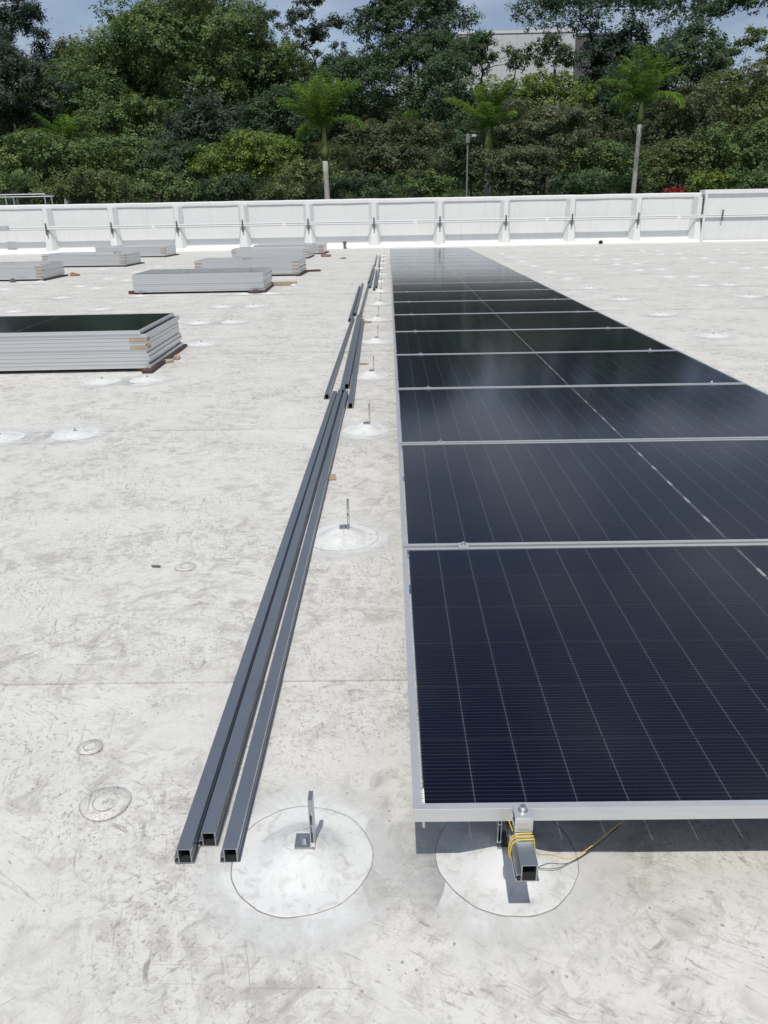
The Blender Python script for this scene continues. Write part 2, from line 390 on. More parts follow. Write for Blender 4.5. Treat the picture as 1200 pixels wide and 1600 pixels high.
ob('pipe', MB().tube([(0, 0, 0), (0, 0, .22)], .055, 14), simple('vent_grey', (.18, .17, .16)), vp); ob('cap', MB().lathe([(.085, .20), (.085, .25), (.03, .27)], 16), DARKM, vp)
# guard rail seen over the wall on the left
gr = thing('guard_rail', 'galvanised guard rail box rising behind the parapet at the left edge', 'railing', (0, 31.4, 1.55))
gx1 = at(70, 305, 31.4)[0]
for yy in (0, .9):
    off = -.0 if yy == 0 else -.4
    for z in (.22, .62 if yy == 0 else .55): ob('rail', MB().tube([(gx1-9, yy, z), (gx1+off*0, yy, z)], .025, 8), GALV, gr)
    for k in range(6): ob('post', MB().tube([(gx1-.02-k*1.55+(0 if yy == 0 else -.1), yy, -.8), (gx1-.02-k*1.55+(0 if yy == 0 else -.1), yy, .62 if yy == 0 else .55)], .024, 8), GALV, gr)
for z in (.22, .58): ob('rail', MB().tube([(gx1, 0, z), (gx1, .9, z)], .022, 8), GALV, gr)

# ------------------------------------------------------------------ roof mounts
rng = random.Random(7)
PADM = MB().lathe([(.160, -.003), (.1598, .0010), (.159, .0018), (.156, .0020), (.130, .0022), (.108, .0026), (.100, .0060), (.088, .0120), (.070, .0225), (.050, .0345), (.040, .0410), (.034, .0450), (.0, .046)], 56, jit=lambda a, r: 1+.012*math.sin(3*a+.7)+.008*math.sin(7*a)+.004*math.sin(17*a+1)).mesh('pad', True)
PADLOW = MB().lathe([(.160, -.003), (.1598, .0010), (.159, .0018), (.156, .0020), (.130, .0022), (.112, .0030), (.098, .0060), (.080, .0120), (.060, .0190), (.040, .0240), (.0, .0265)], 40, jit=lambda a, r: 1+.012*math.sin(3*a+.7)+.008*math.sin(7*a)+.004*math.sin(17*a+1)).mesh('pad', True)
RINGM = MB().lathe([(.1675, .0), (.1700, .0042), (.1660, .0046)], 48)
RINGM.f = RINGM.f[:-1]; RINGM.m = RINGM.m[:-1]
PJ = lambda a, r=0: 1+.012*math.sin(3*a+.7)+.008*math.sin(7*a)+.004*math.sin(17*a+1)
def ringm():
    b = MB(); n = 72; vs = []; fs = []; r = random.Random(3); w = [0]*n
    for k in range(n): w[k] = .0003 + .0018*max(0, math.sin(k*2*math.pi/n+3.9))*r.uniform(.5, 1) + r.uniform(0, .0006)
    for k in range(n):
        a = 2*math.pi*k/n; j = PJ(a); vs += [(math.cos(a)*.1597*j, math.sin(a)*.1597*j, .0022), (math.cos(a)*(.1605+w[k])*j, math.sin(a)*(.1605+w[k])*j, .0016)]
    for k in range(n): j = (k+1) % n; fs.append((2*k, 2*k+1, 2*j+1, 2*j))
    b.add(vs, fs); return b.mesh('sealant_edge')
RINGM = ringm()
HALOM = MB(); HALOM.add([(.34*math.cos(2*math.pi*k/40), .34*math.sin(2*math.pi*k/40), 0.0012) for k in range(40)], [tuple(range(40))]); HALOM = HALOM.mesh('white_coating')
def bracket_mesh(side):                        # side = -1: base plate reaches to the left of the upright
    b = MB(); t = .0022
    x0, x1 = (0, .0095)
    b.box(x0, x0+t, -.015, .015, .0062, .133); b.box(x1-t, x1, -.015, .015, .0062, .133)
    for z0, z1 in ((.0062, .012), (.060, .0635), (.095, .133)): b.box(x0+t, x1-t, -.0145, .0145, z0, z1)
    if side < 0: b.box(-.036, .0095, -.021, .021, 0, .006)
    else: b.box(0, .062, -.024, .024, 0, .006)
    return b.mesh('bracket')
BRL, BRR = bracket_mesh(-1), bracket_mesh(1)
BOLTM = MB().lathe([(.0115, 0), (.0115, .002), (.0075, .0021), (.0075, .008), (.006, .0088)], 12).mesh('bolt')
STUDM = MB().lathe([(.012, 0), (.012, .003), (.005, .0031), (.005, .016)], 10).mesh('stud')
def mount(x, y, label, group, bracket=None, big=False, detail=True):
    t = thing('roof_mount', label, 'roof mount', (x, y, .0006), rng.uniform(-.1, .1) if bracket is None else 0, group)
    pa = rng.uniform(-.7, .7)
    ob('pad', PADM if bracket else PADLOW, PAD, t, (0, 0, 0), pa)
    if detail:
        ob('sealant_edge', RINGM, DIRT, t, (0, 0, 0), pa)
        h = ob('white_coating', HALOM, HALO, t, (rng.uniform(-.01, .01), rng.uniform(-.01, .01), 0))
    if bracket:
        bo = ob('bracket', BRL if bracket < 0 else BRR, BRACK, t, (.024 if bracket < 0 else -.026, 0, .0455))
        ob('bolt', BOLTM, STEEL, bo, (-.015 if bracket < 0 else .03, 0, .0062))
    else: ob('stud', STUDM, BRACK, t, (0, 0, .026))
    return t
YROW = [.105, 1.955, 3.76, 5.56, 7.45, 9.30, 11.15, 13.1, 15.0, 16.9, 18.8, 20.7, 22.6, 24.5, 26.4]
XL = [-.253, -.262, -.208, -.212, -.196, -.208, -.196, -.2, -.21, -.2, -.2, -.205, -.2, -.2]
for i, x in enumerate(XL):
    mount(x, YROW[i], f'white cone roof mount with upright L bracket, {ORD[i]} from camera left of panel row', 'bracket mounts along the left of the panel row', -1)
mount(.214, .103, 'white cone roof mount whose bracket holds the rail stub under the first panel', None, 1)
def field(cols, name, rows, skip=()):
    for ci, (x, y0, cname) in enumerate(cols):
        n = 0
        for r in rows:
            y = YROW[r] + y0
            if (ci, r) in skip: continue
            mount(x+rng.uniform(-.04, .04), y+rng.uniform(-.06, .06), f'bare white roof mount, {ORD[n]} from camera in {cname}', name, None, detail=(y < 14)); n += 1
field([(-2.17, 0, 'column under right ends of near panel stacks'), (-2.62, 0, 'column just left of near stack ends')], 'bare mounts in the left field', [2, 3, 4, 5, 6, 7], skip={(1, 4)})
field([(-4.55, -.1, 'column by left end of middle stack'), (-5.87, -.2, 'open lane left of middle stacks')], 'bare mounts in the left field', [6, 7, 8, 9, 10])
field([(-7.85, -.2, 'column before far left stacks'), (-6.45, .3, 'column right of far left stacks')], 'bare mounts in the left field', [8, 9, 10, 11])
field([(3.57, 0, 'column just right of the panel row'), (5.62, .1, 'second column right of the panel row'), (6.12, .1, 'third column right of the panel row'),
       (8.02, .1, 'fourth column right of the panel row'), (8.55, .1, 'fifth column right of the panel row'), (10.4, .1, 'sixth column right of the panel row'), (10.95, .1, 'seventh column right of the panel row')],
      'bare mounts in the right field', [3, 4, 5, 6, 7, 8, 9, 10, 11, 12, 13], skip={(1, 3), (1, 4), (2, 3), (2, 4), (3, 3), (3, 4), (3, 5), (4, 3), (4, 4), (4, 5), (3, 6), (4, 6), (5, 3), (5, 4), (5, 5), (5, 6), (5, 7), (6, 3), (6, 4), (6, 5), (6, 6), (6, 7), (5, 8), (6, 8), (1, 5), (2, 5)})

# ------------------------------------------------------------------ solar panels
PW, PD, PH = 2.384, 1.303, .033
def frame_mesh():
    b = MB(); t = .002; lip = .0165; fl = .022
    for (x0, x1) in ((0, t), (PW-t, PW)): b.box(x0, x1, t, PD-t, 0, PH-.002)
    for (y0, y1) in ((0, t), (PD-t, PD)): b.box(0, PW, y0, y1, 0, PH-.002)
    b.box(0, PW, 0, lip, PH-.002, PH); b.box(0, PW, PD-lip, PD, PH-.002, PH)
    b.box(0, lip, lip, PD-lip, PH-.002, PH); b.box(PW-lip, PW, lip, PD-lip, PH-.002, PH)
    b.box(t, PW-t, t, fl, 0, .0018); b.box(t, PW-t, PD-fl, PD-t, 0, .0018)
    b.box(0, PW, -.0009, 0, PH-.0095, PH-.0005); b.box(0, PW, PD, PD+.0009, PH-.0095, PH-.0005)
    b.box(-.0009, 0, 0, PD, PH-.0095, PH-.0005); b.box(PW, PW+.0009, 0, PD, PH-.0095, PH-.0005)
    return b.mesh('frame')
FRM = frame_mesh()
GLM = MB(); GLM.add([(.0025, .0025, PH-.0026), (PW-.0025, .0025, PH-.0026), (PW-.0025, PD-.0025, PH-.0026), (.0025, PD-.0025, PH-.0026)], [(0, 1, 2, 3)]); GLM = GLM.mesh('glass')
CX, CY = .1054, .2114
PXC, PYC = .1058, .2120
X0 = (PW - (22*PXC + .011))/2; Y0 = (PD - 6*PYC)/2
def cell_xy(i, j): return X0 + i*PXC + (.011 if i >= 11 else 0), Y0 + j*PYC
CLM = MB()
ch = .004
CLM.add([(sx, sy, z) for z in (-.0005, 0) for sx, sy in ((ch*.5, 0), (CX-ch*.5, 0), (CX, ch), (CX, CY-ch), (CX-ch*.5, CY), (ch*.5, CY), (0, CY-ch), (0, ch))],
        [tuple(range(7, -1, -1)), tuple(range(8, 16))] + [(k, (k+1) % 8, 8+(k+1) % 8, 8+k) for k in range(8)]); CLM = CLM.mesh('cell')
GRM = MB()
for i in range(22):
    for j in range(6):
        x, y = cell_xy(i, j); GRM.box(x, x+CX, y, y+CY, PH-.0050, PH-.0045)
# the cell shader counts its wires from each cell's own corner, so the joined grid starts at one too
GRM.v = [(x-X0, y-Y0, z) for x, y, z in GRM.v]; GRM = GRM.mesh('cell_grid')
RBM = MB(); xc = PW/2
for j in range(6):
    y = Y0+j*PYC
    RBM.box(xc-.0007, xc+.0007, y+.035, y+PYC-.035, PH-.0052, PH-.0046)
    if j: RBM.box(xc-.0045, xc-.0015, y-.030, y+.030, PH-.0048, PH-.0042); RBM.box(xc+.0015, xc+.0045, y-.030, y+.030, PH-.0048, PH-.0042)
RBM = RBM.mesh('centre_ribbon')
def panel(label, group, loc, rz=0, cells='grid'):
    t = thing('solar_panel', label, 'solar panel', loc, rz, group)
    ob('frame', FRM, FRAME, t)
    if cells == 'none':
        ob('glass', GLM, GLASS, t); return t
    g = ob('glass', GLM, GLASS, t)
    ob('centre_ribbon', RBM, RIBB, t)
    if cells == 'grid': tag(ob('cell_grid', GRM, CELL, t, (X0, Y0, 0)), None, kind='stuff')
    else:
        for j in range(6):
            for i in range(22):
                x, y = cell_xy(i, j); ob('cell', CLM, CELL, t, (x, y, PH-.0045))
    return t
NP = 18; DY = 1.323
for k in range(NP):
    t = panel(f'dark installed solar panel, {ORD[k]} from the camera in the long row', 'installed panels in the long row', (rng.uniform(-.0025, .0025), k*DY, HP-PH+rng.uniform(-.001, .001)), rng.uniform(-.0008, .0008), 'cells' if k < 3 else 'grid')
    if k == 0:
        m = NM('barcode_print'); o = m.obj(); y = m.n('ShaderNodeSeparateXYZ', {'Vector': o}).outputs['Y']
        bar = m.math('GREATER_THAN', m.noise(m.mapv(o, (0, 420, 0)), 1.0, 1), .52)
        xx = m.n('ShaderNodeSeparateXYZ', {'Vector': o}).outputs['X']
        inn = m.math('MULTIPLY', bar, m.math('MULTIPLY', m.math('GREATER_THAN', xx, .0035), m.math('LESS_THAN', xx, .0085)))
        m.princ(color=m.mix(inn, (.8, .8, .78), (.05, .05, .05)), rough=.5)
        ob('barcode_label', MB().add([(0, 0, 0), (.011, 0, 0), (.011, .045, 0), (0, .045, 0)], [(0, 1, 2, 3)]), m.m, t, (.0125, .018, PH-.0022))

# rails, clamps
def rail_mesh(Ln):
    b = MB(); w = .0165; h = .041; t = .0022
    b.box(-w, w, 0, Ln, h-t, h); b.box(-w+.001, -w+.001+t, 0, Ln, t, h-t); b.box(w-.001-t, w-.001, 0, Ln, t, h-t); b.box(-w-.009, w+.004, 0, Ln, 0, t)
    b.box(-w-.009, -w-.009+t, 0, Ln, t, .007); b.box(-w-.008, -w+.001, 0, Ln, .016, .016+t); b.box(-w-.008, -w-.008+t, 0, Ln, .013, .016)
    b.box(w-.001, w+.001, 0, Ln, .020, .0215)
    return b.mesh('rail')
RL = rail_mesh(4.70)
RLONG = rail_mesh(NP*DY+.2)
for x, nm in ((.219, 'left'), (2.150, 'right')):
    r = ob('mounting_rail', RLONG, RAILM, None, (x, -.115, HP-PH-.0412)); tag(r, f'aluminium mounting rail under the {nm} side of the panel row', 'rail', 'rails under the panel row')
def clamp_mesh(end):
    b = MB()
    if end: b.box(-.018, .018, -.030, .008, PH+.001, PH+.004).box(-.018, .018, -.030, -.027, .001, PH+.001).box(-.018, .018, -.027, -.004, .001, .004)
    else: b.box(-.018, .018, -.021, .021, PH+.001, PH+.0035).box(-.018, .018, -.0085, -.006, .001, PH+.001).box(-.018, .018, .006, .0085, .001, PH+.001)
    return b.mesh('clamp_body')
CE, CMID = clamp_mesh(1), clamp_mesh(0)
CB = MB().lathe([(.0105, 0), (.0105, .0022), (.0068, .0023), (.0068, .011), (.0055, .0125)], 12).mesh('bolt')
for k in range(NP+1):
    for x, nm in ((.221, 'left'), (2.150, 'right')):
        if 0 < k < NP: lab = f'silver mid clamp on {nm} rail between {ORD[k-1]} and {ORD[k]} panels of the row'
        elif k == 0: lab = f'silver end clamp with bolt on {nm} rail at front of first panel'
        else: continue
        if k > 9: continue
        c = thing('panel_clamp', lab, 'clamp', (x, k*DY-.010 if k else -.0012, HP-PH), 0, 'clamps of the panel row')
        ob('clamp_body', CE if k == 0 else CMID, FRAME, c); ob('bolt', CB, STEEL, c, (0, -.010 if k == 0 else 0, PH+(.004 if k == 0 else .0035)))

# loose rails
LR = [('A', (287, 1328), (523, 612), 'leftmost loose rail of the nearest trio'), ('B', (325, 1302), (531, 612), 'middle loose rail of the nearest trio'), ('C', (359, 1327), (540.5, 612), 'rightmost loose rail of the nearest trio'),
      ('L', (510.5, 616), (552, 494), 'leftmost loose rail of the second bundle from the camera'), ('M', (534.5, 609), (560.5, 490), 'second loose rail from left in the second bundle'), ('N', (542, 600), (563.5, 494), 'third loose rail from left in the second bundle'), ('R', (547.5, 630), (567, 498), 'rightmost loose rail of the second bundle from the camera'),
      ('a', (546.5, 498), (562, 446), 'leftmost loose rail of the third bundle from the camera'), ('b', (554.5, 489), (566.5, 443), 'second loose rail from left in the third bundle'), ('c', (563, 491), (576.5, 441), 'rightmost loose rail of the third bundle from the camera'),
      ('i', (576, 440), (584.5, 412), 'far loose rail at the left of the fourth bundle'), ('d', (578, 447), (586, 415), 'second loose rail from left in the fourth bundle'), ('e', (584.5, 451), (589.5, 416), 'third loose rail from left in the fourth bundle'), ('f', (588, 447), (593.5, 416), 'rightmost loose rail of the fourth bundle'),
      ('g', (585.5, 414), (589, 398.5), 'left loose rail of the farthest pair'), ('h', (592.5, 415), (593.8, 399), 'right loose rail of the farthest pair')]
for nm, p, q, lab in LR:
    a, c = at(*p, z=.041), at(*q, z=.041); d = c - a
    tag(ob('loose_rail', RL, RAILM, None, (a[0], a[1], .0015), -math.atan2(d[0], d[1])), 'grey aluminium ' + lab, 'rail', 'loose rails lying on the roof')

# yellow wire tied round the stub
yw = thing('tie_wire', 'yellow wire wrapped round the rail stub with a loose tail', 'wire', (.219, -.03, .2))
def loop_pts(y0, y1, n=24, e=.003):
    pts = []
    w, t, bt = .0165+e, .002+e, -.041-e
    cor = [(w, t), (-w-.004, t), (-w-.010, -.03), (-w-.008, bt), (w+.004, bt), (w, t)]
    for i, (x, z) in enumerate(cor): pts.append((x, y0+(y1-y0)*i/(len(cor)-1), z))
    return pts
def smooth(pts, it=2):
    pts = [np.array(p, float) for p in pts]
    for _ in range(it):
        q = [pts[0]]
        for a, c in zip(pts[:-1], pts[1:]): q += [a*.75+c*.25, a*.25+c*.75]
        pts = q + [pts[-1]]
    return pts
wr = []
for k in range(3): wr += loop_pts(-.006-.008*k, -.014-.008*k, e=.002+.001*(k % 2))
ob('coil', MB().tube(smooth(wr, 2), .0013, 6), YEL, yw)
org = np.array([.219, -.03, .2])
tail = [(.021, -.02, -.01), (.030, .0, -.06)] + [tuple(at(px, py, z=z)-org) for px, py, z in ((862, 1335, .06), (886, 1344, .035), (905, 1336, .035), (930, 1318, .05), (965, 1288, .06), (1000, 1262, .06))]
ob('tail', MB().tube(smooth(tail, 2), .0011, 6), YEL, yw)
t2 = [(-.02, .0, .004), (-.026, .03, .01), (-.03, .06, -.005)]
ob('tail', MB().tube(smooth(t2, 2), .0011, 6), YEL, yw)
bw = thing('thin_cable', 'thin dark cable on the pad beside the rail stub', 'cable', (0, 0, 0))
ob('strand', MB().tube(smooth([at(px, py, z=z) for px, py, z in ((836, 1356, .03), (855, 1358, .018), (872, 1357, .015), (890, 1348, .015), (912, 1336, .018), (940, 1315, .02), (968, 1290, .02))], 2), .0007, 6), BLK, bw)

# ------------------------------------------------------------------ stacks of panels
PRM = MB(); s_ = .0015                         # sleeve wrapped round a frame corner
PRM.box(-.16, .002, -.005, .001, .001, .032).box(.0012, .006, -.005, .10, .001, .032)
PRM = PRM.mesh('corner_sleeve')
def stack(name, xr, y, n, rz, z0, shift, cards, where, beams=True, top_shift=(0, 0)):
    org = Vector((xr, y, 0)); Rm = Matrix.Rotation(rz, 3, 'Z')
    def P(dx, dy, z): v = Rm @ Vector((dx, dy, 0)); return (org.x+v.x, org.y+v.y, z)
    if beams:
        for q, (bx, side) in enumerate(((-.10, 'right'), (-PW+.12, 'left'))):
            o = ob('timber_bearer', MB().box(-.05, .05, -.10, PD+.10, 0, z0-.002), WOOD, None, P(bx if side == 'left' else bx+.09, 0, .001), rz + rng.uniform(-.03, .03))
            bev(o, .006); tag(o, f'dark timber bearer under the {side} end of {where}', 'timber', 'timber bearers under stacks')
    for k in range(n):
        dx = rng.uniform(-.016, .016)+shift*k/n; dy = rng.uniform(-.009, .009)
        if k == n-1: dx += top_shift[0]; dy += top_shift[1]
        pos = ('topmost' if k == n-1 else 'bottom' if k == 0 else ORD[n-1-k] + ' from top')
        panel(f'{pos} silver framed solar panel of {where}', f'panels of {where}', P(-PW+dx, dy, z0+k*(PH+.0022)), rz, 'grid' if k == n-1 else 'none')
    for q, (k, side) in enumerate(cards):
        sd = 1 if side == 'r' else -1
        o = ob('corner_sleeve', PRM, CARD if q % 2 else CARDL, None, P(-.002 if sd > 0 else -PW+.002, -.004, z0+k*(PH+.0022)), rz)
        o.scale = (sd, 1, 1)
        tag(o, f'{"right" if sd > 0 else "left"} corner cardboard sleeve, {ORD[k]} level of {where}', 'cardboard', 'cardboard corner sleeves')
stack('near', -2.285, 5.95, 10, .018, .03, -.02, [(7, 'r'), (5, 'r')], 'the large near stack at left', True, (-.03, -.012))
stack('s2', -2.33, 13.38, 9, .02, .035, 0, [], 'the second stack from the camera')
stack('s3', -2.08, 17.05, 9, -.02, .035, 0, [(1, 'r'), (3, 'r'), (5, 'r'), (7, 'r'), (7, 'l'), (5, 'l'), (3, 'l')], 'the third stack in the right column')
stack('s4', -2.55, 23.9, 8, -.03, .035, 0, [(2, 'r'), (4, 'r'), (6, 'r'), (6, 'l'), (4, 'l')], 'the fourth stack in the right column')
stack('s5', -2.25, 26.2, 8, -.02, .035, 0, [(1, 'r'), (3, 'r'), (5, 'r'), (6, 'r')], 'the farthest stack in the right column')
stack('l1', -7.90, 16.95, 9, .03, .035, 0, [(1, 'r'), (3, 'r'), (5, 'r'), (7, 'r')], 'the nearest stack in the left column')
stack('l2', -7.48, 21.5, 9, -.04, .035, 0, [(1, 'r'), (3, 'r'), (5, 'r'), (7, 'r'), (3, 'l'), (5, 'l'), (7, 'l')], 'the middle stack in the left column')
stack('l3', -7.62, 26.2, 9, -.03, .035, 0, [(2, 'r'), (4, 'r'), (6, 'r')], 'the farthest stack in the left column')

# scraps on the roof
def scrap(name, px, py, sx, sy, h, mat, label, cat, rz=0.0, n=6):
    r = random.Random(int(px*7+py)); b = MB()
    pts = []
    for k in range(n):
        a = 2*math.pi*k/n; e = r.uniform(.7, 1.1); pts.append((math.cos(a)*sx*e, math.sin(a)*sy*e))
    zt = [h*r.uniform(.4, 1.5) for _ in pts]
    b.add([(x, y, .0) for x, y in pts] + [(x, y, z) for (x, y), z in zip(pts, zt)] + [(0, 0, h*1.6)], [tuple(range(n-1, -1, -1))] + [(k, (k+1) % n, n+(k+1) % n, n+k) for k in range(n)] + [(n+k, n+(k+1) % n, 2*n) for k in range(n)])
    o = ob(name, b, mat, None, (*at(px, py)[:2], .001), rz); tag(o, label, cat); return o
o = ob('cardboard_chip', MB().box(-.022, .022, -.045, .045, 0, .004), CARDL, None, (*at(519, 746)[:2], .001), .1); tag(o, 'small tan cardboard chip beside the nearest loose rails', 'scrap'); bev(o, .0015)
scrap('scrap_strip', 568, 569, .05, .02, .01, CARDL, 'brown scrap left of the fourth bracket mount', 'scrap')
scrap('scrap_strip', 573, 504, .06, .05, .015, CARDL, 'crumpled scrap touching the second rail bundle', 'scrap')
scrap('scrap_strip', 536, 404, .10, .10, .02, DARKM, 'flat dark scrap alone between far stacks and rails', 'scrap')
scrap('scrap_strip', 244, 886, .025, .006, .006, DARKM, 'tiny dark sliver on the membrane left of the rails', 'scrap', -.1)
scrap('cardboard_scrap', 262, 566, .10, .04, .02, CARDL, 'torn cardboard scrap by the right corner of the near stack', 'scrap', .9)
scrap('cardboard_scrap', 276, 561, .035, .05, .03, CARDL, 'crumpled paper bit right of the near stack', 'scrap', .4)
scrap('cardboard_scrap', 226, 578, .09, .05, .02, CARD, 'brown cardboard flap under the near stack corner', 'scrap', .3)
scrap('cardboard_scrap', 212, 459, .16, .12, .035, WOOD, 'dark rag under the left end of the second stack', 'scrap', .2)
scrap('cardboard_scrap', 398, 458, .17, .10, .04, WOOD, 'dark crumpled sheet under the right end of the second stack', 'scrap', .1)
scrap('cardboard_scrap', 492, 424, .20, .10, .03, WOOD, 'dark scrap right of the third stack', 'scrap', .1)
scrap('cardboard_scrap', 116, 431, .14, .10, .05, CARD, 'brown scrap right of the nearest left column stack', 'scrap', .1)
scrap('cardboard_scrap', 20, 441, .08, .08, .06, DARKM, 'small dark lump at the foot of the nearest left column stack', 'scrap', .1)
scrap('cardboard_scrap', 510, 401, .18, .18, .05, CARD, 'brown scrap heap right of the farthest stack', 'scrap', .1)
wp = at(444, 446); o = ob('timber_offcut', MB().box(-.26, .26, -.05, .05, 0, .07), WOODL, None, (wp[0], wp[1], .001), .1); bev(o, .006); tag(o, 'pale timber offcut right of the second stack', 'timber')
scrap('cardboard_scrap', 460, 447, .10, .07, .03, COAT, 'white paper scrap beside the timber offcut', 'scrap')

# fastener plates showing as circles under the membrane
def fastener(px, py, r, label):
    p = at(px, py); t = thing('fastener_plate', label, 'fastener', (p[0], p[1], .0004))
    ob('plate', MB().lathe([(r, -.003), (r*.97, .0015), (r*.5, .002), (r*.42, .004), (r*.2, .0035), (0, .003)], 36, jit=lambda a, q: 1+.03*math.sin(3*a+r*90)).mesh('plate', True), MEMBP, t)
    for q, w in ((r, .0022), (r*.5, .0016)):
        b = MB(); n = 48; vs = []; fs = []
        rr_ = random.Random(int(px+q*1000))
        ws = [w*max(.15, .6+.6*math.sin(k*2*math.pi/n+3.9)+rr_.uniform(-.3, .3)) for k in range(n)]
        for k in range(n):
            a = 2*math.pi*k/n; j = 1+.03*math.sin(3*a+r*90); vs += [((q-ws[k]*.5)*j*math.cos(a), (q-ws[k]*.5)*j*math.sin(a), .0026 if q == r else .0048), ((q+ws[k]*.5)*j*math.cos(a), (q+ws[k]*.5)*j*math.sin(a), .0022 if q == r else .0046)]
        for k in range(n): jn = (k+1) % n; fs.append((2*k, 2*k+1, 2*jn+1, 2*jn))
        b.add(vs, fs); ob('dirt_ring', b, simple('ring_dirt', (.33, .31, .285), .9), t)
fastener(165, 1255, .062, 'round fastener outline under the membrane left of the near rail ends')
fastener(290, 886, .043, 'small round fastener outline under the membrane in the middle distance')
fastener(141, 1168, .034, 'faint small fastener outline beyond the larger one at left')

#TREES
# ------------------------------------------------------------------ vegetation
def leaf_mat(name, dark, light, dry=None, trans=.32, rough=.6):
    m = NM(name)
    a = m.n('ShaderNodeAttribute', attribute_name='tint').outputs['Fac']
    c = m.ramp(a, [(0, dark), (.62, light), (1, dry if dry else [min(1, x*1.35) for x in light])])
    p = m.n('ShaderNodeBsdfPrincipled', {'Base Color': c, 'Roughness': rough, 'Specular IOR Level': .22})
    t = m.n('ShaderNodeBsdfTranslucent', {'Color': m.mix(.5, c, (.10, .13, .02), 'ADD')})
    x = m.n('ShaderNodeMixShader', {0: trans, 1: p.outputs[0], 2: t.outputs[0]})
    m.t.links.new(x.outputs[0], m.out.inputs['Surface']); return m.m
LM = {'green': leaf_mat('leaf_green', (0.0509, 0.0904, 0.0461), (0.1452, 0.2226, 0.0784), (0.2720, 0.3000, 0.1108)),
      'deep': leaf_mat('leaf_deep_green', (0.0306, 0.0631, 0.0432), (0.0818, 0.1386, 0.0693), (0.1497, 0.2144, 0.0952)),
      'olive': leaf_mat('leaf_olive', (0.0542, 0.0792, 0.0330), (0.1491, 0.1898, 0.0723), (0.2598, 0.2584, 0.1317)),
      'brown': leaf_mat('leaf_brown_olive', (0.0449, 0.0583, 0.0337), (0.1293, 0.1519, 0.0785), (0.2178, 0.2188, 0.1308)),
      'yellow': leaf_mat('leaf_yellow_green', (0.0587, 0.1041, 0.0252), (0.1605, 0.2425, 0.0504), (0.2835, 0.3000, 0.0841)),
      'blue': leaf_mat('leaf_blue_grey', (0.0319, 0.0513, 0.0375), (0.0788, 0.1148, 0.0809), (0.1315, 0.1700, 0.1127)),
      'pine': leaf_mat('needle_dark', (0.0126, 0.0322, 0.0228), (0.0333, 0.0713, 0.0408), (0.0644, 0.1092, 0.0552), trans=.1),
      'palm': leaf_mat('palm_frond_green', (.038, .095, .020), (.125, .235, .040), (.290, .390, .060), trans=.40, rough=.4),
      'red': leaf_mat('red_blossom', (.14, .006, .012), (.34, .012, .022), (.45, .04, .05))}
BARK = simple('bark_grey_brown', (.085, .070, .055), .9, var=.35, sc=3, bump=.8)
BARKD = simple('bark_dark', (.040, .034, .030), .9, var=.35, sc=3, bump=.8)
PTRUNK = simple('palm_trunk_grey', (.42, .405, .38), .85, var=.25, sc=5, bump=.5)
SHAFT = simple('palm_crownshaft_green', (.12, .17, .03), .5, var=.15, sc=4)

def leaves_mesh(name, base, dirn, length, width, tint, rs, nrm=None):
    n = len(base); side = np.cross(dirn, nrm if nrm is not None else rs.normal(size=(n, 3))); side /= np.linalg.norm(side, axis=1, keepdims=True)+1e-9
    up = np.cross(side, dirn); mid = base + dirn*(length*.5)[:, None] + up*(length*.08)[:, None]
    v = np.empty((n, 4, 3), np.float32)
    v[:, 0] = base; v[:, 1] = mid + side*width[:, None]; v[:, 2] = base + dirn*length[:, None]; v[:, 3] = mid - side*width[:, None]
    me = bpy.data.meshes.new(name)
    me.vertices.add(4*n); me.vertices.foreach_set('co', v.reshape(-1))
    me.loops.add(4*n); me.loops.foreach_set('vertex_index', np.arange(4*n, dtype=np.int32))
    me.polygons.add(n); me.polygons.foreach_set('loop_start', np.arange(0, 4*n, 4, dtype=np.int32)); me.polygons.foreach_set('loop_total', np.full(n, 4, np.int32))
    at_ = me.attributes.new('tint', 'FLOAT', 'FACE'); at_.data.foreach_set('value', np.clip(tint, 0, 1).astype(np.float32))
    me.update(calc_edges=True); return me

def unit(v): return v/(np.linalg.norm(v, axis=-1, keepdims=True)+1e-9)
def lobes_for(style, rx, ry, rz, rs, n):
    out = []
    for i in range(n):
        if style == 'umbrella':
            a = rs.uniform(0, 2*math.pi); q = math.sqrt(rs.uniform(0, 1))*.86
            z = (1-q*q)*1.15 - .40 + rs.normal()*.10
            r = rs.uniform(.14, .26); out.append((np.array([math.cos(a)*q*rx, math.sin(a)*q*ry, z*rz]), np.array([rx*r, ry*r, rz*rs.uniform(.18, .30)])))
        elif style == 'sparse':
            a = rs.uniform(0, 2*math.pi); q = math.sqrt(rs.uniform(0, 1))*.95
            out.append((np.array([math.cos(a)*q*rx, math.sin(a)*q*ry, rs.uniform(-.6, .9)*rz]), np.array([rx, ry, rz*.6])*rs.uniform(.10, .20)))
        elif style == 'pine':
            h = rs.uniform(-1, 1); w = (1-h)*.42+.18; a = rs.uniform(0, 2*math.pi); q = math.sqrt(rs.uniform(.1, 1))
            out.append((np.array([math.cos(a)*q*w*rx, math.sin(a)*q*w*ry, h*rz]), np.array([rx*.20, ry*.20, rx*.24])*rs.uniform(.7, 1.2)))
        else:                                    # evenly spread heads on an ellipsoid, wide gaps between them
            ga = i*2.39996 + rs.uniform(-.3, .3); h = 1 - 1.55*(i+.5)/n; rr0 = math.sqrt(max(0, 1-h*h))
            d = np.array([math.cos(ga)*rr0, math.sin(ga)*rr0, h]); q = rs.uniform(.50, .80)
            r = rs.uniform(.30, .46)*(18/n)**.28
            rr_ = np.array([rx, ry, rz])*r
            if style == 'layered': rr_ = rr_*np.array([1.35, 1.35, .55])
            else: rr_[:] = rr_*.55 + rr_.mean()*.45
            out.append((d*np.array([rx, ry, rz])*q, rr_))
    return out
